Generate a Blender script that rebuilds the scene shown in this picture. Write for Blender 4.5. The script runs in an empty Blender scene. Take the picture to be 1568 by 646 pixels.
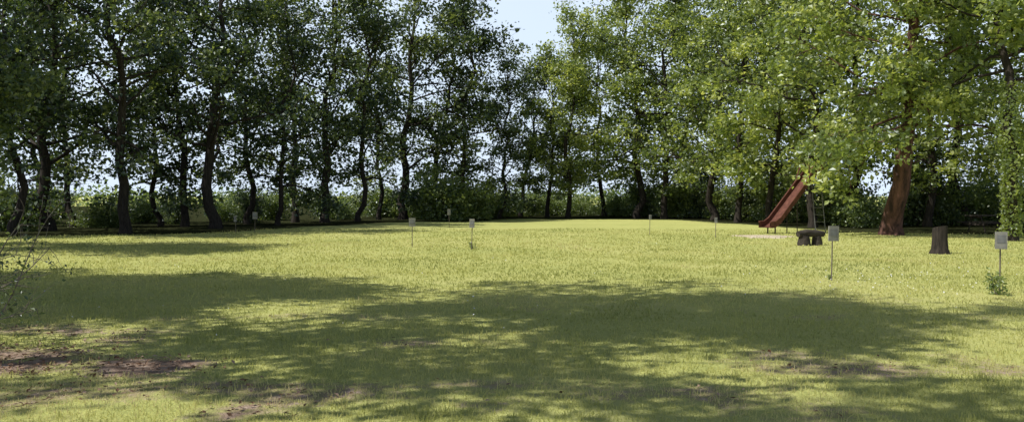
import bpy, math, numpy as np
from mathutils import Vector
rng = np.random.default_rng(7)
scn = bpy.context.scene
scn.view_settings.view_transform='Standard'; scn.view_settings.look='None'; scn.view_settings.exposure=0
F=1358.0; CH=1.6
def P(px,d): return (px-784)/F*d
def D(y): return CH*F/(y-300)

# ---------------------------------------------------------------- noise
class VN:
    def __init__(s,seed): s.g=np.random.default_rng(seed).random((256,256))
    def __call__(s,x,y):
        xi=np.floor(x).astype(int); yi=np.floor(y).astype(int); fx=x-xi; fy=y-yi
        fx=fx*fx*(3-2*fx); fy=fy*fy*(3-2*fy)
        a=s.g[xi%256,yi%256]; b=s.g[(xi+1)%256,yi%256]; c=s.g[xi%256,(yi+1)%256]; d=s.g[(xi+1)%256,(yi+1)%256]
        return (a*(1-fx)+b*fx)*(1-fy)+(c*(1-fx)+d*fx)*fy
vn=VN(3)
def fbm(x,y,o=4):
    r=0;a=.5;t=0
    for i in range(o):
        r=r+a*vn(x*2**i+17.3*i,y*2**i+5.1*i); t+=a; a*=.5
    return r/t

# ---------------------------------------------------------------- materials
def newmat(n):
    m=bpy.data.materials.new(n); m.use_nodes=True; nt=m.node_tree; nt.nodes.clear()
    return m,nt,nt.nodes,nt.links
def ramp(N,stops):
    r=N.new('ShaderNodeValToRGB'); e=r.color_ramp.elements
    while len(e)<len(stops): e.new(0.5)
    for i,(p,c) in enumerate(stops): e[i].position=p; e[i].color=(*c,1)
    return r
def leafmat(name,stops,trans=.4,tint=(1.9,1.85,.95),gloss=.06,simple=False):
    m,nt,N,L=newmat(name)
    a=N.new('ShaderNodeAttribute'); a.attribute_name='var'; src=a.outputs['Fac']
    if not simple:
        oi=N.new('ShaderNodeObjectInfo')
        ad=N.new('ShaderNodeMath'); ad.operation='MULTIPLY_ADD'; L.new(oi.outputs['Random'],ad.inputs[0]); ad.inputs[1].default_value=.3; L.new(src,ad.inputs[2])
        sb=N.new('ShaderNodeMath'); sb.operation='SUBTRACT'; L.new(ad.outputs[0],sb.inputs[0]); sb.inputs[1].default_value=.15; src=sb.outputs[0]
    r=ramp(N,stops); L.new(src,r.inputs[0])
    p=N.new('ShaderNodeBsdfDiffuse'); L.new(r.outputs[0],p.inputs[0])
    t=N.new('ShaderNodeBsdfTranslucent'); mu=N.new('ShaderNodeMix'); mu.data_type='RGBA'; mu.blend_type='MULTIPLY'; mu.inputs[0].default_value=1
    L.new(r.outputs[0],mu.inputs[6]); mu.inputs[7].default_value=(*tint,1); L.new(mu.outputs[2],t.inputs[0])
    mx=N.new('ShaderNodeMixShader'); mx.inputs[0].default_value=trans
    L.new(p.outputs[0],mx.inputs[1]); L.new(t.outputs[0],mx.inputs[2]); out=mx.outputs[0]
    if not simple:
        gl=N.new('ShaderNodeBsdfGlossy'); gl.inputs['Roughness'].default_value=.42; gl.inputs[0].default_value=(.9,.95,1,1)
        m3=N.new('ShaderNodeMixShader'); m3.inputs[0].default_value=gloss; L.new(out,m3.inputs[1]); L.new(gl.outputs[0],m3.inputs[2]); out=m3.outputs[0]
    o=N.new('ShaderNodeOutputMaterial'); L.new(out,o.inputs[0]); return m
def noisemat(name,c1,c2,scale=4,rough=.9,stretch=(1,1,1),bump=.3,c3=None,spec=.2,metal=0):
    m,nt,N,L=newmat(name)
    tc=N.new('ShaderNodeTexCoord'); mp=N.new('ShaderNodeMapping'); mp.inputs['Scale'].default_value=stretch
    L.new(tc.outputs['Object'],mp.inputs[0]); n=N.new('ShaderNodeTexNoise'); n.inputs['Scale'].default_value=scale; n.inputs['Detail'].default_value=5
    n.inputs['Roughness'].default_value=.65
    L.new(mp.outputs[0],n.inputs[0])
    st=[(.35,c1),(.65,c2)]
    if c3: st.append((.78,c3))
    r=ramp(N,st); L.new(n.outputs[0],r.inputs[0])
    p=N.new('ShaderNodeBsdfPrincipled'); p.inputs['Roughness'].default_value=rough; p.inputs['Specular IOR Level'].default_value=spec; p.inputs['Metallic'].default_value=metal
    L.new(r.outputs[0],p.inputs['Base Color'])
    b=N.new('ShaderNodeBump'); b.inputs['Strength'].default_value=bump; b.inputs['Distance'].default_value=.03; L.new(n.outputs[0],b.inputs['Height']); L.new(b.outputs[0],p.inputs['Normal'])
    o=N.new('ShaderNodeOutputMaterial'); L.new(p.outputs[0],o.inputs[0]); return m

M_bark=noisemat('bark',(.018,.015,.013),(.055,.045,.036),5,stretch=(3,3,.5),bump=.8)
M_barkred=noisemat('bark_reddish',(.035,.022,.018),(.15,.075,.058),2.2,stretch=(2.5,2.5,.6),bump=.8)
M_twig=noisemat('twig_bark',(.12,.1,.08),(.26,.23,.19),9,stretch=(2,2,.6))
M_leafdark=leafmat('leaf_dark',[(0,(.024,.044,.018)),(.45,(.06,.095,.032)),(.75,(.15,.195,.062)),(1,(.28,.32,.11))],.38)
M_leaflight=leafmat('leaf_light',[(0,(.065,.1,.028)),(.4,(.17,.225,.06)),(.75,(.32,.37,.115)),(1,(.44,.47,.18))],.52)
M_leafbush=leafmat('leaf_bush',[(0,(.045,.075,.022)),(.5,(.12,.17,.045)),(1,(.3,.35,.11))],.42)
M_grassb=leafmat('grass_blade',[(0,(.27,.3,.1)),(.4,(.49,.49,.175)),(.75,(.58,.55,.24)),(1,(.61,.51,.32))],.45,(1.2,1.2,1.0),simple=True)
M_dead=leafmat('dead_leaf',[(0,(.09,.05,.028)),(.5,(.24,.15,.1)),(1,(.45,.33,.25))],.15,(1,1,1),simple=True)

# ---------------------------------------------------------------- geometry accumulator (quads only)
class Geo:
    def __init__(s): s.v=[];s.f=[];s.m=[];s.c=[];s.n=0;s.sm=[]
    def add(s,v,f,mat,var,smooth=False):
        v=np.asarray(v,float).reshape(-1,3); f=np.asarray(f,int).reshape(-1,4)
        s.v.append(v); s.f.append(f+s.n); s.n+=len(v)
        s.m.append(np.full(len(f),mat)); s.c.append(np.broadcast_to(np.asarray(var,float),(len(f),)).copy()); s.sm.append(np.full(len(f),smooth))
    def tube(s,pts,rad,n=8,mat=0,cap=False):
        pts=np.asarray(pts,float); k=len(pts); rad=np.broadcast_to(np.asarray(rad,float),(k,))
        t=np.gradient(pts,axis=0); t/=np.linalg.norm(t,axis=1)[:,None]+1e-9
        ref=np.array([1,0,0.]) if abs(t[:,0]).mean()<.8 else np.array([0,1.,0])
        u=np.cross(t,ref); u/=np.linalg.norm(u,axis=1)[:,None]+1e-9; w=np.cross(t,u)
        a=np.arange(n)*2*math.pi/n
        v=pts[:,None]+rad[:,None,None]*(np.cos(a)[None,:,None]*u[:,None]+np.sin(a)[None,:,None]*w[:,None])
        i,j=np.meshgrid(np.arange(k-1),np.arange(n),indexing='ij'); j2=(j+1)%n
        f=np.stack([i*n+j,i*n+j2,(i+1)*n+j2,(i+1)*n+j],-1)
        s.add(v,f,mat,.5,True)
        if cap:
            for r in (0,k-1):
                vv=np.vstack([v[r],pts[r]])
                s.add(vv,[[n,q,(q+1)%n,(q+2)%n] for q in range(0,n,2)],mat,.5)
    def box(s,c,size,mat=0,rot=None,taper=1.0):
        x,y,z=[q/2 for q in size]
        v=np.array([[-x,-y,-z],[x,-y,-z],[x,y,-z],[-x,y,-z],[-x*taper,-y*taper,z],[x*taper,-y*taper,z],[x*taper,y*taper,z],[-x*taper,y*taper,z]])
        if rot is not None: v=v@np.array(rot).T
        s.add(v+np.array(c),[[0,3,2,1],[4,5,6,7],[0,1,5,4],[1,2,6,5],[2,3,7,6],[3,0,4,7]],mat,.5)
    def leaves(s,c,size,var,mat=1,up=.5,asp=.6,r=rng):
        n=len(c); nr=r.normal(size=(n,3)); nr[:,2]+=up*np.sign(r.random(n)-.1)*1.2
        nr/=np.linalg.norm(nr,axis=1)[:,None]
        q=r.normal(size=(n,3)); a=np.cross(nr,q); a/=np.linalg.norm(a,axis=1)[:,None]; b=np.cross(nr,a)
        sz=(size*r.uniform(.6,1.3,n))[:,None]
        fold=nr*sz*.12
        v=np.stack([c-a*sz*.5,c+b*sz*asp*.5+fold,c+a*sz*.5,c-b*sz*asp*.5+fold],1)
        f=np.arange(n*4).reshape(n,4); s.add(v,f,mat,var)
    def mesh(s,name,mats):
        v=np.concatenate(s.v); f=np.concatenate(s.f); me=bpy.data.meshes.new(name)
        me.vertices.add(len(v)); me.vertices.foreach_set('co',v.astype(np.float32).ravel())
        me.loops.add(len(f)*4); me.loops.foreach_set('vertex_index',f.astype(np.int32).ravel())
        me.polygons.add(len(f)); me.polygons.foreach_set('loop_start',np.arange(0,len(f)*4,4,dtype=np.int32))
        me.polygons.foreach_set('material_index',np.concatenate(s.m).astype(np.int32))
        me.update(calc_edges=True)
        me.polygons.foreach_set('use_smooth',np.concatenate(s.sm))
        at=me.attributes.new('var','FLOAT','FACE'); at.data.foreach_set('value',np.concatenate(s.c).astype(np.float32))
        for m in mats: me.materials.append(m)
        return me
def obj(name,me,loc=(0,0,0),rz=0,sc=1.0,parent=None):
    o=bpy.data.objects.new(name,me); scn.collection.objects.link(o); o.location=loc; o.rotation_euler=(0,0,rz)
    o.scale=(sc,sc,sc) if np.isscalar(sc) else sc
    if parent: o.parent=parent
    return o

# ---------------------------------------------------------------- trees
def path(r,p0,d,L,k,jit,curl=0.0):
    pts=[np.array(p0,float)]; d=np.array(d,float); d/=np.linalg.norm(d)
    for i in range(k):
        d=d+r.normal(size=3)*jit+np.array([0,0,curl]); d/=np.linalg.norm(d)
        pts.append(pts[-1]+d*L/k)
    return np.array(pts)
def tree(name,seed,H,tr,cb,cr,nl=26,per=30,ls=.235,bark=M_bark,leaf=M_leafdark,sig=.42,prof=0.7,low=True,ivy=0,bare=6,droop=0.0,keepc=.6,lr=.36,e0=14,core=14):
    r=np.random.default_rng(seed); g=Geo()
    k=14; tz=np.linspace(0,H*.93,k+1); wx=np.cumsum(r.normal(size=k+1)*.17*H/14); wy=np.cumsum(r.normal(size=k+1)*.17*H/14); wx-=wx[0]; wy-=wy[0]
    tp=np.stack([wx,wy,tz],1)
    tp=np.vstack([[0,0,-.3],tp[0]+[0,0,.05],tp[0]+[0,0,.4],tp[1:]])
    rad=tr*(1-np.clip(tp[:,2]/H,0,1))**1.0+.02; rad[0]=tr*1.6; rad[1]=tr*1.4; rad[2]=tr*1.12
    g.tube(tp,rad,10,0)
    cen=[];
    def trunk_at(z): return np.array([np.interp(z,tp[:,2],tp[:,0]),np.interp(z,tp[:,2],tp[:,1]),z])
    for i in range(nl):
        u=(i+.5)/nl; z=cb+(H*.93-cb)*np.clip(u+r.uniform(-.04,.04),0,1)
        p0=trunk_at(z); az=i*2.4+r.uniform(-.9,.9)
        pr=math.sin(math.pi*(.27+.62*u))**prof
        Ln=cr*pr*r.uniform(.45,1.25)
        el=math.radians(e0+50*u**1.3+r.uniform(-18,20)-droop*24)
        d=[math.cos(az)*math.cos(el),math.sin(az)*math.cos(el),math.sin(el)]
        lp=path(r,p0,d,Ln,6,.17,.03-.08*droop)
        r0=tr*(1-z/H)**.9*lr+.02
        g.tube(lp,np.linspace(r0,.012,7),6,0)
        ns=6 if Ln>2 else 4
        for j in range(ns):
            t=r.uniform(.3,1.0); ii=t*6; a=int(min(5,ii)); q=lp[a]+(lp[a+1]-lp[a])*(ii-a)
            dd=lp[min(6,a+1)]-lp[a]; dd/=np.linalg.norm(dd); dd=dd+r.normal(size=3)*[.8,.8,.5]+[0,0,.1-.3*droop]
            sl=Ln*r.uniform(.25,.5)*(1.2-.4*t)+.3
            sp=path(r,q,dd,sl,4,.18,-.03-.12*droop)
            g.tube(sp,np.linspace(r0*.4*(1-t*.5)+.006,.005,5),4,0)
            for w in (2,3,4):
                if r.random()<keepc: cen.append(sp[w]+r.normal(size=3)*.12)
        cen.append(lp[6])
    for i in range(core):
        z=r.uniform(cb+.6,H*.85); q=trunk_at(z)+r.normal(size=3)*[.8,.8,.3]; g.tube([trunk_at(z-.5),q],[.02,.006],4,0); cen.append(q)
    for i in range(bare):
        z=r.uniform(1.2,cb+1); az=r.uniform(0,6.28); lp=path(r,trunk_at(z),[math.cos(az),math.sin(az),r.uniform(-.2,.5)],r.uniform(.8,2.6),6,.2)
        g.tube(lp,np.linspace(.03,.006,7),4,0)
        if low and r.random()<.6:
            for w in (3,4,5,6): cen.append(lp[w]+r.normal(size=3)*.2)
    cen=np.array(cen); n=len(cen)
    cnt=np.maximum(5,(per*r.uniform(.25,1.7,n)).astype(int)); idx=np.repeat(np.arange(n),cnt)
    sg=(sig*r.uniform(.5,1.3,n))[idx][:,None]
    c=cen[idx]+r.normal(size=(len(idx),3))*sg*[1,1,.6]
    var=np.clip(r.uniform(.05,.8,n)[idx]+r.normal(size=len(idx))*.14,0,1)
    g.leaves(c,ls,var,1,.6,.68,r)
    if ivy:
        m=int(ivy*650); z=r.uniform(.2,ivy,m); a=r.uniform(0,6.28,m); rr=tr*1.1+np.abs(r.normal(size=m))*(.05+.09*vn(a*2,z*1.3))
        tx=np.interp(z,tp[:,2],tp[:,0]); ty=np.interp(z,tp[:,2],tp[:,1])
        g.leaves(np.stack([tx+np.cos(a)*rr,ty+np.sin(a)*rr,z],1),.11,np.clip(vn(a*2,z*2)*.5+.2,0,1),1,.2,.8,r)
    return g.mesh(name,[bark,leaf])

LD=[tree('oak_dark_%d'%i,100+i,H,tr,cb,cr,nl,per=27,leaf=M_leafdark,e0=16,core=14,keepc=.56,bare=7,sig=.4) for i,(H,tr,cb,cr,nl) in enumerate([(15,.19,2.7,3.8,27),(16,.26,3.1,4.4,30),(14.5,.15,2.2,3.3,25),(17,.23,3.4,4.1,30)])]
LL=[tree('beech_light_%d'%i,200+i,H,tr,cb,cr,nl,per=30,leaf=M_leaflight,droop=.4,core=18,bare=7) for i,(H,tr,cb,cr,nl) in enumerate([(16,.19,2.9,4.2,28),(18,.24,3.4,4.9,32),(13,.15,2.0,3.3,24)])]

def place(name,me,px,d,sc=1.0,rz=None):
    o=obj(name,me,(P(px,d),d,0),rng.uniform(0,6.28) if rz is None else rz,sc)
    o.rotation_euler[0]=rng.normal()*.025; o.rotation_euler[1]=rng.normal()*.035
    return o

# left / back row
for px,y,k,s in [(-60,366,0,1),(18,360,2,1),(75,354,1,.95),(112,348,2,1.0),(192,357,3,.93),(246,346,2,.9),(283,347,0,.95),(330,350,1,1.0),(378,343,2,1.05),(425,345,2,.85),(452,340,0,1.02),
                 (497,341,3,1.02),(548,339,2,1.05),(580,335,2,.95),(617,335,1,1.08),(660,334,0,1.06),(706,335,2,1.06),(765,334,2,.84),(797,332,0,.80)]:
    place('oak_tree',LD[k],px,D(y),s)
for px,d,k,s in [(60,52,0,1)]:
    place('oak_tree',LD[k],px,d,s)
# back centre & right
for px,d,k,s in [(838,68,2,.96),(870,66,0,.9),(925,72,2,1.15),(975,66,1,1.02),(1017,64,0,1.12),(1055,68,2,1.3),(1095,60,1,1.0),(1130,55,0,1.0),
                 (1177,50,2,1.15),(1210,56,1,1),(1245,46,0,1.02),(1300,50,1,1),(1420,46,0,1),(1480,48,1,1),(1625,42,0,1),(1700,36,1,1),
                 (1150,74,1,1.1)]:
    place('beech_tree',LL[k],px,d,s)
red=tree('beech_red_trunk',301,15,.38,4.1,5.6,36,per=44,bark=M_barkred,leaf=M_leaflight,droop=.65,bare=5,lr=.16,keepc=.7,core=70,low=False)
obj('beech_tree',red,(P(1365,36.2),36.2,0),2.2)
ivy=tree('ivy_tree',302,15,.2,5.6,3.2,24,leaf=M_leaflight,ivy=5.6,droop=.3,bare=0,low=False)
obj('ivy_covered_tree',ivy,(P(1548,31.5),31.5,0),1.0)
# trees beside the photographer (they throw the foreground shadows)
A=tree('oak_near_a',401,17,.22,8.2,5.0,34,per=42,ls=.23,leaf=M_leafdark,low=False,bare=0,keepc=.72,lr=.2)
B=tree('oak_near_b',402,16,.22,7,4.2,30,per=40,ls=.23,leaf=M_leafdark,low=False,bare=0,keepc=.68,lr=.2)
C=tree('oak_near_c',403,13,.28,3.2,5.0,38,per=62,ls=.22,leaf=M_leafdark,low=True,bare=3,keepc=1,lr=.2)
obj('oak_tree',A,(-8.6,8.0,0),.4)
obj('oak_tree',B,(-6.4,1.9,0),1.4)
obj('oak_tree',B,(-15,2.6,0),3.4,.85)
obj('oak_tree',C,(-15.0,11.2,0),.9)
obj('oak_tree',C,(-17.6,25.5,0),4.2,.82)

# shrubs
def bush(name,seed,R,H,n,leaf,ls=.16,stems=14,per=34,sig=.25):
    r=np.random.default_rng(seed); g=Geo(); cen=[]
    for i in range(stems):
        az=r.uniform(0,6.28); t=r.uniform(.2,1)
        p=path(r,[r.normal()*.25*R*.5,r.normal()*.25*R*.5,-.05],[math.cos(az)*t*R/H,math.sin(az)*t*R/H,1],H*r.uniform(.7,1.1),6,.14)
        g.tube(p,np.linspace(.03,.006,7),4,0)
        for w in (1,2,3,4,5,6):
            for q in range(n):
                c=p[w]+r.normal(size=3)*[.25*R,.25*R,.12*H]; c[2]=max(.1,c[2]); cen.append(c)
    cen=np.array(cen); m=len(cen); cnt=(per*r.uniform(.4,1.4,m)).astype(int); idx=np.repeat(np.arange(m),cnt)
    c=cen[idx]+r.normal(size=(len(idx),3))*sig*[1,1,.7]; c[:,2]=np.abs(c[:,2])+.02
    var=np.clip(r.uniform(.15,.8,m)[idx]+r.normal(size=len(idx))*.12,0,1)
    g.leaves(c,ls,var,1,.4,.65,r); return g.mesh(name,[M_bark,leaf])
BS=[bush('shrub_a',11,1.6,2.4,2,M_leafbush),bush('shrub_b',12,2.0,1.6,2,M_leafbush),bush('shrub_c',13,1.5,3.2,2,M_leafdark)]
for px,d,k,s in [(40,46,1,1),(215,54,1,.8),(270,50,2,.55),(350,56,1,.7),(385,52,2,.6),(420,58,0,.8),(520,62,1,.9),(580,68,0,1.1),(600,70,1,1.1),(650,66,1,1.2),(682,58,0,1.5),(725,60,0,1.1),(750,68,1,1.),
                 (785,70,1,.9),(815,72,0,.8),(850,73,1,.9),(890,74,1,.8),(930,74,1,.75),(955,72,1,.9),(985,70,0,1.1),(1040,66,0,1.2),(1075,66,2,1.0),(1110,62,0,1.1),(1145,58,2,1.),(1190,56,0,1.2),(1225,54,2,1),(1290,52,0,1.2),
                 (1325,46,1,.9),(1400,48,2,1.1),(1440,48,0,1.1),(1490,50,0,1.1),(1575,48,0,1.2),(1640,44,2,1.1),(1520,52,2,1.2),(-40,40,0,1.1),(10,40,1,.9),(155,45,1,.7),(90,60,2,.8),(180,48,2,.5),(490,70,2,.7)]:
    obj('shrub',BS[k],(P(px,d),d,0),rng.uniform(0,6.28),(s,s,s*rng.uniform(.8,1.25)))

# distant woodland mass
r=np.random.default_rng(5); g=Geo()
n=500; a=r.uniform(-1.2,1.2,n); dd=r.uniform(125,190,n); cz=np.abs(r.normal(size=n))*.8+.4
cen=np.stack([np.sin(a)*dd,np.cos(a)*dd,cz*(.3+1.3*vn(a*14,a*0+3))],1)
idx=np.repeat(np.arange(n),60); c=cen[idx]+r.normal(size=(len(idx),3))*[2.4,2.4,.7]; c[:,2]=np.abs(c[:,2])
g.leaves(c,.6,np.clip(r.uniform(.1,.8,n)[idx]+r.normal(size=len(idx))*.1,0,1),0,.4,.7,r)
obj('distant_trees',g.mesh('distant_trees',[M_leafbush]))

# ---------------------------------------------------------------- ground
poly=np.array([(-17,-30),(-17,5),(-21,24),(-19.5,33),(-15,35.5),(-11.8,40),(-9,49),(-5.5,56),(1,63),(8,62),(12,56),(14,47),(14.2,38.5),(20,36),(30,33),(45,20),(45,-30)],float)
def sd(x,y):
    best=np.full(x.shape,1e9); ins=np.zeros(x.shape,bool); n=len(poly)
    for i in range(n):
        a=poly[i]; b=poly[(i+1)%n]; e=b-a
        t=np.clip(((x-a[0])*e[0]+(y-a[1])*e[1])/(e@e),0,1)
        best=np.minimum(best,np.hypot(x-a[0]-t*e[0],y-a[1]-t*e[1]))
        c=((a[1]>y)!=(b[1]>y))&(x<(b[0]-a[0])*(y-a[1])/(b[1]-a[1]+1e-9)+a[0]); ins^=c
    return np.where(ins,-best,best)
spots=[(-3.5,8.4,.6,.5,1.1),(-5.4,8.6,1.4,1.0,.85),(-5.0,7.0,.9,.35,.6),(-2.0,6.7,.5,.4,.7),(-5.5,10.6,1.6,.35,.6)]
def bare(x,y):
    b=np.zeros(x.shape)
    for sx,sy,rx,ry,k in spots: b=np.maximum(b,k*np.exp(-(((x-sx)/rx)**2+((y-sy)/ry)**2)))
    n=fbm(x*2.3,y*2.3,4); b=b*(.3+1.3*n)
    return np.clip(b,0,1)
def worn(x,y):   # thin, yellowed turf
    return np.clip((fbm(x*.7+40,y*1.1+9,5)-.45)*4,0,1)*np.clip((17-y)/7,0,1)
def height(x,y):
    return (fbm(x*.12+50,y*.12+50,3)-.5)*.22*np.clip((np.hypot(x,y)-3)/14,0,1)+(fbm(x*.9,y*.9,3)-.5)*.05*np.clip((40-y)/30,0,1)
N_=520; u=np.linspace(-1,1,N_); sp=np.sinh(u*6.2)/np.sinh(6.2)*2500
X,Y=np.meshgrid(sp,sp+12,indexing='ij'); x=X.ravel(); y=Y.ravel()
z=height(x,y)*np.clip((300-np.hypot(x,y))/100,0,1)
i,j=np.meshgrid(np.arange(N_-1),np.arange(N_-1),indexing='ij')
f=np.stack([i*N_+j,(i+1)*N_+j,(i+1)*N_+j+1,i*N_+j+1],-1)
g=Geo(); g.add(np.stack([x,y,z],1),f,0,.5,True)
m,nt,N,L=newmat('ground')
def NN(scale,det=5,vec=None,rough=.6):
    n=N.new('ShaderNodeTexNoise'); n.inputs['Scale'].default_value=scale; n.inputs['Detail'].default_value=det; n.inputs['Roughness'].default_value=rough
    L.new(vec,n.inputs[0]); return n
tc=N.new('ShaderNodeTexCoord'); V=tc.outputs['Object']
n1=NN(.22,3,V); n2=NN(1.6,4,V); n3=NN(28,3,V,.75); n4=NN(7,4,V,.7)
rA=ramp(N,[(.3,(.31,.345,.115)),(.5,(.45,.46,.16)),(.7,(.52,.5,.21))])
def MATH(op,a,b,c=None):
    q=N.new('ShaderNodeMath'); q.operation=op
    for k_,v_ in enumerate([a,b,c]):
        if v_ is None: continue
        if isinstance(v_,(int,float)): q.inputs[k_].default_value=v_
        else: L.new(v_,q.inputs[k_])
    return q.outputs[0]
mixn=MATH('ADD',MATH('MULTIPLY',n1.outputs[0],.45),MATH('MULTIPLY',n2.outputs[0],.3)); mixn=MATH('ADD',mixn,MATH('MULTIPLY',n3.outputs[0],.25))
L.new(mixn,rA.inputs[0])
def MIX(f,a,b,blend='MIX'):
    q=N.new('ShaderNodeMix'); q.data_type='RGBA'; q.blend_type=blend
    for k_,v_ in ((0,f),(6,a),(7,b)):
        if isinstance(v_,(int,float)): q.inputs[k_].default_value=v_
        elif isinstance(v_,tuple): q.inputs[k_].default_value=(*v_,1)
        else: L.new(v_,q.inputs[k_])
    return q.outputs[2]
rD=ramp(N,[(.3,(.17,.115,.085)),(.55,(.33,.24,.185)),(.75,(.5,.4,.32))]); L.new(n4.outputs[0],rD.inputs[0])
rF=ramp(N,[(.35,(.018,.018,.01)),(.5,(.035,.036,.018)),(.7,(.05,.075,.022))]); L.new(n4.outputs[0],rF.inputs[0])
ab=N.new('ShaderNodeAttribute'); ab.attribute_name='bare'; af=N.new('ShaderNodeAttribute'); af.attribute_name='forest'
bf=MATH('ADD',ab.outputs['Fac'],MATH('MULTIPLY',MATH('SUBTRACT',n4.outputs[0],.5),.9))
mr=N.new('ShaderNodeMapRange'); L.new(bf,mr.inputs[0]); mr.inputs[1].default_value=.25; mr.inputs[2].default_value=.6
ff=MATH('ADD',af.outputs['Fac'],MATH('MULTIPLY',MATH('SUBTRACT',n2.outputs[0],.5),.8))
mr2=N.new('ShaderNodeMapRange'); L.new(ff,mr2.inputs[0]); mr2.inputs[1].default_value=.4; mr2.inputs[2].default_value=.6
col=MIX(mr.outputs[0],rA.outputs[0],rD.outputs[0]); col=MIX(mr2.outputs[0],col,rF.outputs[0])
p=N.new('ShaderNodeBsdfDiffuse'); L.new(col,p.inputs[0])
b=N.new('ShaderNodeBump'); b.inputs['Strength'].default_value=.7; b.inputs['Distance'].default_value=.05; L.new(n3.outputs[0],b.inputs['Height']); L.new(b.outputs[0],p.inputs['Normal'])
o=N.new('ShaderNodeOutputMaterial'); L.new(p.outputs[0],o.inputs[0])
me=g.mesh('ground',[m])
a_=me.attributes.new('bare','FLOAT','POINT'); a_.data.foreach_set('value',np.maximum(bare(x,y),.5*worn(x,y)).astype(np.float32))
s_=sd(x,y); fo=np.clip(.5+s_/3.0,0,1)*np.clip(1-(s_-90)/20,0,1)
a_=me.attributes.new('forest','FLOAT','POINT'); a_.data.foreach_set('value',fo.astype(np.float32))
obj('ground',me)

# grass
r=np.random.default_rng(9); n=280000
d=5*np.exp(r.random(n)*math.log(42/5.)); wx=(.66*d+1.2); x=r.uniform(-1,1,n)*wx; y=d
wn=worn(x,y)
keep=(bare(x,y)+(r.random(n)-.5)*.5<.36)&(sd(x,y)<r.random(n)*1.0)&(r.random(n)>wn*.55)
x=x[keep];y=y[keep];wn=wn[keep];n=len(x); z=height(x,y)
sc=np.clip(y/7,.8,4)
hgt=(.018+.04*fbm(x*1.7,y*1.7,3)**1.3)*r.uniform(.5,1.4,n)*(1+.05*(sc-1)); w=.0078*sc*r.uniform(.7,1.3,n)
a=r.uniform(0,6.28,n); t=np.clip(np.abs(r.normal(size=n))*.95,0,1.5)
ax=np.stack([np.cos(a),np.sin(a),a*0],1); le=r.uniform(0,6.28,n); ln=np.stack([np.cos(le)*np.sin(t),np.sin(le)*np.sin(t),np.abs(np.cos(t))+.08],1)
p0=np.stack([x,y,z-.002],1); w=w[:,None]; h=hgt[:,None]
v=np.stack([p0-ax*w*.5,p0+ax*w*.5,p0+ax*w*.2+ln*h,p0-ax*w*.2+ln*h],1)
var=np.clip(-.1+1.0*fbm(x*.5+3,y*.5,4)+r.normal(size=n)*.13+.25*bare(x,y)+.35*wn,0,1)
g=Geo(); g.add(v,np.arange(n*4).reshape(n,4),0,var); obj('grass',g.mesh('grass',[M_grassb]))

# fallen leaves
n=9000; r=np.random.default_rng(21)
x=np.concatenate([r.normal(-5.4,1.8,n//2),r.uniform(-9,10,n//2)]); y=np.concatenate([r.normal(8.0,1.4,n//2),5+9*r.random(n//2)**1.3])
k=(y>4.5)&(np.maximum(bare(x,y),worn(x,y)*.3)+r.random(n)*.3>.42); x=x[k];y=y[k]
g=Geo(); g.leaves(np.stack([x,y,height(x,y)+.012+r.random(len(x))*.02],1),.05,r.random(len(x)),0,2.5,.55,r); obj('fallen_leaves',g.mesh('fallen_leaves',[M_dead]))

# daisies
M_white=noisemat('daisy_petal',(.7,.7,.66),(.8,.8,.78),5,bump=0)
cx=[(P(1320,17),17,1.2),(P(1420,18),18,1.2),(P(1380,15),15,.9)]
xs=[];ys=[]
for X0,Y0,s in cx: xs.append(r.normal(X0,s,80)); ys.append(r.normal(Y0,s*.8,80))
xs.append(r.uniform(-8,12,160)); ys.append(r.uniform(10,34,160))
x=np.concatenate(xs);y=np.concatenate(ys)
g=Geo(); g.leaves(np.stack([x,y,height(x,y)+.05],1),.025,.5,0,2,1.,r); obj('daisies',g.mesh('daisies',[M_white]))

# ---------------------------------------------------------------- objects
M_pole=noisemat('weathered_wood',(.10,.085,.07),(.22,.19,.16),8,stretch=(1,1,.3))
M_plate=noisemat('grey_paint',(.17,.165,.145),(.29,.28,.25),6,rough=.7,bump=.05)
M_rust=noisemat('rust_red_paint',(.08,.031,.022),(.155,.062,.043),6,rough=.8,bump=.15,c3=(.22,.135,.1))
M_steel=noisemat('galvanised_steel',(.13,.13,.13),(.24,.24,.24),6,rough=.6,bump=.05,metal=.3)
M_wood=noisemat('old_wood',(.025,.02,.016),(.075,.062,.05),6,stretch=(.4,2,2))
M_cut=noisemat('cut_wood',(.22,.18,.14),(.34,.29,.23),14)
M_sand=noisemat('sand',(.42,.34,.24),(.6,.52,.4),9)
r=np.random.default_rng(44)
def gz(x,y): return float(height(np.array([x]),np.array([y]))[0])
def marker(px,yb,H=1.0,rz=0,thin=.012,pw=.2,ph=.26):
    d=D(yb); X=P(px,d); e=bpy.data.objects.new('marker_sign',None); scn.collection.objects.link(e); e.location=(X,d,gz(X,d)); e.rotation_euler=(r.normal()*.02,r.normal()*.03,rz)
    g=Geo(); g.tube([(0,0,-.15),(0,0,H*.5),(0,0,H-.04)],thin,8,0,True); obj('stake',g.mesh('stake',[M_pole]),parent=e)
    g=Geo(); g.box((0,-.045,H-ph/2),(pw,.025,ph),0); g.box((0,-.06,H-ph/2+.02),(pw*.7,.004,ph*.45),1)
    obj('plate',g.mesh('plate',[M_plate,M_steel]),parent=e)
    g=Geo(); g.box((0,-.020,H-ph*.3),(.05,.024,.03)); g.box((0,-.020,H-ph*.75),(.05,.024,.03)); obj('bracket',g.mesh('bracket',[M_steel]),parent=e)
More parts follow.
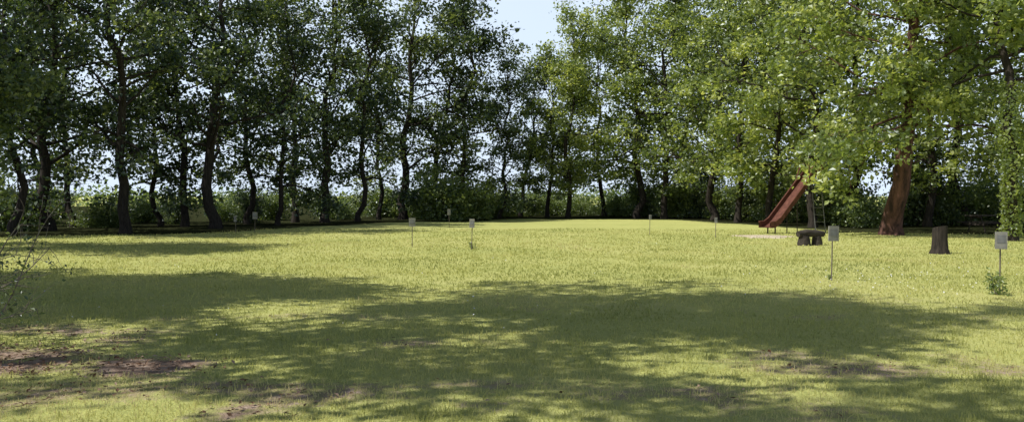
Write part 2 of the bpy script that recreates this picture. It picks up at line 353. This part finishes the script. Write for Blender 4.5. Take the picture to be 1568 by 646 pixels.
for px,yb,H,rz,pw,ph in [(631,379,.9,.1,.2,.26),(722,383,.92,-.2,.15,.26),(390,357,.9,.2,.2,.3),(361,358,.75,.1,.12,.25),(688,348,.95,0,.16,.3),(995,361,.8,.2,.1,.18),(1096,366,.75,0,.1,.2),(1274,431,1.02,.15,.2,.28),(1532,451,1.0,-.25,.18,.28)]:
    marker(px,yb,H,rz,.012,pw,ph)
# saplings at sign feet
def sapling(name,seed,H,n):
    q=np.random.default_rng(seed); g=Geo(); cs=[]
    for i in range(5):
        p=path(q,[q.normal()*.03,q.normal()*.03,-.02],[q.normal()*.3,q.normal()*.3,1],H*q.uniform(.6,1),5,.12); g.tube(p,np.linspace(.006,.002,6),5,0)
        for w in range(1,6): cs.append(np.repeat(p[w][None],n,0)+q.normal(size=(n,3))*.045)
    c=np.concatenate(cs); g.leaves(c,.065,q.uniform(.3,.9,len(c)),1,.5,.55,q); return g.mesh(name,[M_twig,M_leafbush])
sm=sapling('sapling',3,.45,10)
obj('sapling',sm,(P(1525,14.2),14.2,gz(P(1525,14.2),14.2)),0,1)
for px,yb,s in [(724,381,.6),(1272,429,.3)]:
    d=D(yb)-.1; obj('sapling',sm,(P(px,d),d,gz(P(px,d),d)),px,s)

# slide
def slide():
    e=bpy.data.objects.new('playground_slide',None); scn.collection.objects.link(e); d=37.4
    X=P(1180,d); e.location=(X,d,gz(X,d)); e.rotation_euler=(0,0,math.radians(24)); e.scale=(1.05,1.05,1.05)
    L_=2.0; Ht=2.35
    prof=[(-.3,.26),(-.05,.27),(.2,.42),(L_,Ht),(L_+.3,Ht+.02)]
    g=Geo(); hw=.32
    v=[];f=[]
    for (a,b) in prof: v+= [(a,-hw,b+.2),(a,-hw,b),(a,hw,b),(a,hw,b+.2)]
    for i in range(len(prof)-1):
        for j in range(3): f.append([i*4+j,(i+1)*4+j,(i+1)*4+j+1,i*4+j+1])
    g.add(v,f,0,.5)
    v2=[(p[0],p[1]*1.12,p[2]-.02) for p in v]; g.add(v2,[q[::-1] for q in f],0,.5)
    obj('chute',g.mesh('chute',[M_rust]),parent=e)
    g=Geo()
    for s in (-1,1):
        g.tube([(a,s*hw*1.06,b+.21) for a,b in prof],.035,8,0,True)
        g.tube([(a,s*hw*1.06,b+.0) for a,b in prof],.03,8,0,True)
    obj('side_rails',g.mesh('side_rails',[M_rust]),parent=e)
    g=Geo()
    for s in (-1,1):
        y_=s*.36
        g.tube([(L_-.35,y_,Ht-.1),(L_-.2,y_,Ht+.3),(L_+.0,y_,Ht+.5),(L_+.3,y_,Ht+.42),(L_+.4,y_,Ht+.15),(L_+.42,y_,Ht)],.028,8,0,True)
    obj('handrails',g.mesh('handrails',[M_rust]),parent=e)
    g=Geo()
    for s in (-1,1): g.tube([(L_+.33,s*.26,Ht),(L_+.62,s*.28,-.1)],.018,8,0,True)
    for k in range(8):
        t=(k+.5)/8; g.tube([(L_+.62-.29*t,-.27,Ht*t),(L_+.62-.29*t,.27,Ht*t)],.013,6,0,True)
    obj('ladder',g.mesh('ladder',[M_steel]),parent=e)
    g=Geo()
    for s in (-1,1):
        g.tube([(.05,s*.22,.3),(.05,s*.22,-.1)],.028,8,0,True)
    g.tube([(L_*.55,-.28,Ht*.55),(L_*.55,-.3,.6),(L_*.55,-.3,-.1)],.02,6,0,True)
    g.tube([(L_*.55,.28,Ht*.55),(L_*.55,.3,.6),(L_*.55,.3,-.1)],.02,6,0,True)
    obj('legs',g.mesh('legs',[M_wood]),parent=e)
slide()
# sand pad
q=np.random.default_rng(2); d=34; X=P(1168,d); g=Geo(); k=40
a=np.arange(k)*2*math.pi/k; rr=1+.18*np.sin(a*3+1)+.1*q.normal(size=k)
rings=[]
for t in (1.0,.8,.5,.2,.02): rings.append(np.stack([X+np.cos(a)*rr*1.2*t,d+np.sin(a)*rr*1.6*t,height(X+np.cos(a)*rr*1.2*t,d+np.sin(a)*rr*1.6*t)+.02+.05*(1-t)-(.04 if t==1 else 0)],1))
v=np.concatenate(rings); f=[[i*k+j,i*k+(j+1)%k,(i+1)*k+(j+1)%k,(i+1)*k+j] for i in range(4) for j in range(k)]
g.add(v,f,0,.5,True); obj('sand_patch',g.mesh('sand_patch',[M_sand]))
# log bench
e=bpy.data.objects.new('log_bench',None); scn.collection.objects.link(e); d=28.5; X=P(1242,d); e.location=(X,d,gz(X,d)); e.rotation_euler=(0,0,.35)
g=Geo(); g.tube([(-.5,0,.37),(-.2,.02,.40),(.2,-.01,.385),(.5,.02,.36)],[.10,.12,.115,.09],12,0,True); obj('seat_log',g.mesh('seat_log',[M_wood]),parent=e)
g=Geo()
for s,k_ in ((-.27,1.15),(.24,.95)): g.tube([(s,0,-.1),(s,0,.1),(s*.95,0,.31)],[.2*k_,.18*k_,.14*k_],12,0,True)
obj('stump_legs',g.mesh('stump_legs',[M_wood]),parent=e)
# tree stump
e=bpy.data.objects.new('tree_stump',None); scn.collection.objects.link(e); d=25; X=P(1440,d); e.location=(X,d,gz(X,d))
g=Geo(); k=20; a=np.arange(k)*2*math.pi/k
vs=[]
for z_,R in [(-.1,.30),(.03,.26),(.15,.225),(.4,.205),(.68,.2),(.76,.195)]:
    R_=R*(1+.10*np.sin(a*5+.4)*(1.3 if z_<.1 else .5)+.03*np.sin(a*11)); vs.append(np.stack([np.cos(a)*R_,np.sin(a)*R_,z_+.04*np.cos(a+1)*(z_>.7)],1))
v=np.concatenate(vs); g.add(v,[[i*k+j,i*k+(j+1)%k,(i+1)*k+(j+1)%k,(i+1)*k+j] for i in range(5) for j in range(k)],0,.5,True); obj('bark_body',g.mesh('bark_body',[M_bark]),parent=e)
g=Geo(); top=vs[-1]*[.97,.97,1]+[0,0,.006]; g.add(np.vstack([top,[[0,0,.775]]]),[[k,j,(j+1)%k,(j+2)%k] for j in range(0,k,2)],0,.5); obj('cut_top',g.mesh('cut_top',[M_cut]),parent=e)
# picnic table
e=bpy.data.objects.new('picnic_table',None); scn.collection.objects.link(e); d=38; X=P(1515,d); e.location=(X,d,gz(X,d)); e.rotation_euler=(0,0,.15)
g=Geo()
for i in range(5): g.box((0,-.3+.15*i,.75),(1.8,.135,.04))
obj('table_top',g.mesh('table_top',[M_wood]),parent=e)
g=Geo()
for s in (-1,1):
    for i in (0,1): g.box((0,s*(.66+.15*i),.45),(1.8,.135,.04))
obj('benches',g.mesh('benches',[M_wood]),parent=e)
g=Geo()
for x_ in (-.65,.65):
    g.box((x_,0,.385),(.045,1.55,.09)); g.box((x_,0,.69),(.05,.7,.08))
    for s in (-1,1): g.tube([(x_+.06,s*.25,.72),(x_+.06,s*.6,-.05)],.035,4,0,True)
obj('frame',g.mesh('frame',[M_wood]),parent=e)

# leafy, twiggy shrub close to the camera on the left
q=np.random.default_rng(77); g=Geo(); cs=[]
for i in range(26):
    az=q.uniform(-1.0,1.3); p=path(q,[-.3+q.normal()*.25,q.normal()*.5,0],[math.cos(az)*.9,math.sin(az)*.8,q.uniform(.2,2.2)],q.uniform(1.0,2.0),8,.16)
    g.tube(p,np.linspace(.012,.004,9),5,0)
    for w in range(2,9):
        for _ in range(2):
            s_=path(q,p[w],(p[w]-p[w-1])/np.linalg.norm(p[w]-p[w-1])+q.normal(size=3)*.6,q.uniform(.15,.5),4,.2); g.tube(s_,np.linspace(.004,.002,5),4,0)
            if q.random()<.6: cs.append(np.repeat(s_[4][None],8,0)+q.normal(size=(8,3))*.07)
c=np.concatenate(cs); g.leaves(c,.06,q.uniform(.1,.8,len(c)),1,.5,.55,q)
obj('shrub',g.mesh('twiggy_shrub',[M_twig,M_leafdark]),(-6.2,9.4,0))

# ---------------------------------------------------------------- light
el=math.radians(53); dx,dy=.953,.303
w=bpy.data.worlds.new('World'); scn.world=w; w.use_nodes=True; nt=w.node_tree; bg=nt.nodes['Background']
sk=nt.nodes.new('ShaderNodeTexSky'); sk.sky_type='NISHITA'; sk.sun_disc=False; sk.sun_elevation=el; sk.sun_rotation=math.atan2(-dx,-dy)%(2*math.pi)
sk.dust_density=1.5; sk.air_density=1.0; sk.ozone_density=1.0
# pale band added to brighten the low sky; fades overhead to weaken fill light
tc=nt.nodes.new('ShaderNodeTexCoord'); cn=nt.nodes.new('ShaderNodeTexNoise'); cn.inputs['Scale'].default_value=2.2; cn.inputs['Detail'].default_value=3
nt.links.new(tc.outputs['Generated'],cn.inputs[0])
sx=nt.nodes.new('ShaderNodeSeparateXYZ'); nt.links.new(tc.outputs['Generated'],sx.inputs[0])
mr=nt.nodes.new('ShaderNodeMapRange'); mr.interpolation_type='SMOOTHSTEP'; mr.inputs[1].default_value=.22; mr.inputs[2].default_value=.36; mr.inputs[3].default_value=1.0; mr.inputs[4].default_value=.0
nt.links.new(sx.outputs[2],mr.inputs[0])
m2=nt.nodes.new('ShaderNodeMapRange'); m2.inputs[1].default_value=.3; m2.inputs[2].default_value=.7; m2.inputs[3].default_value=.8; m2.inputs[4].default_value=1
nt.links.new(cn.outputs[0],m2.inputs[0])
mm=nt.nodes.new('ShaderNodeMath'); mm.operation='MULTIPLY'; nt.links.new(mr.outputs[0],mm.inputs[0]); nt.links.new(m2.outputs[0],mm.inputs[1])
mx=nt.nodes.new('ShaderNodeMix'); mx.data_type='RGBA'; nt.links.new(mm.outputs[0],mx.inputs[0]); nt.links.new(sk.outputs[0],mx.inputs[6]); mx.inputs[7].default_value=(9.6,11.2,13.4,1)
nt.links.new(mx.outputs[2],bg.inputs[0]); bg.inputs[1].default_value=.09
sl=bpy.data.lights.new('sun','SUN'); sl.energy=5; sl.angle=math.radians(.5); sl.color=(1,.97,.89)
so=bpy.data.objects.new('sun',sl); scn.collection.objects.link(so); so.location=(-20,-10,30)
so.rotation_euler=Vector((dx*math.cos(el),dy*math.cos(el),-math.sin(el))).to_track_quat('-Z','Y').to_euler()
cam=bpy.data.cameras.new('camera'); co=bpy.data.objects.new('camera',cam); scn.collection.objects.link(co); scn.camera=co
cam.sensor_width=36; cam.lens=36*F/1568; cam.clip_end=6000; cam.clip_start=.1
co.location=(0,0,CH); co.rotation_euler=(math.radians(90)-math.atan(23/F),0,0)
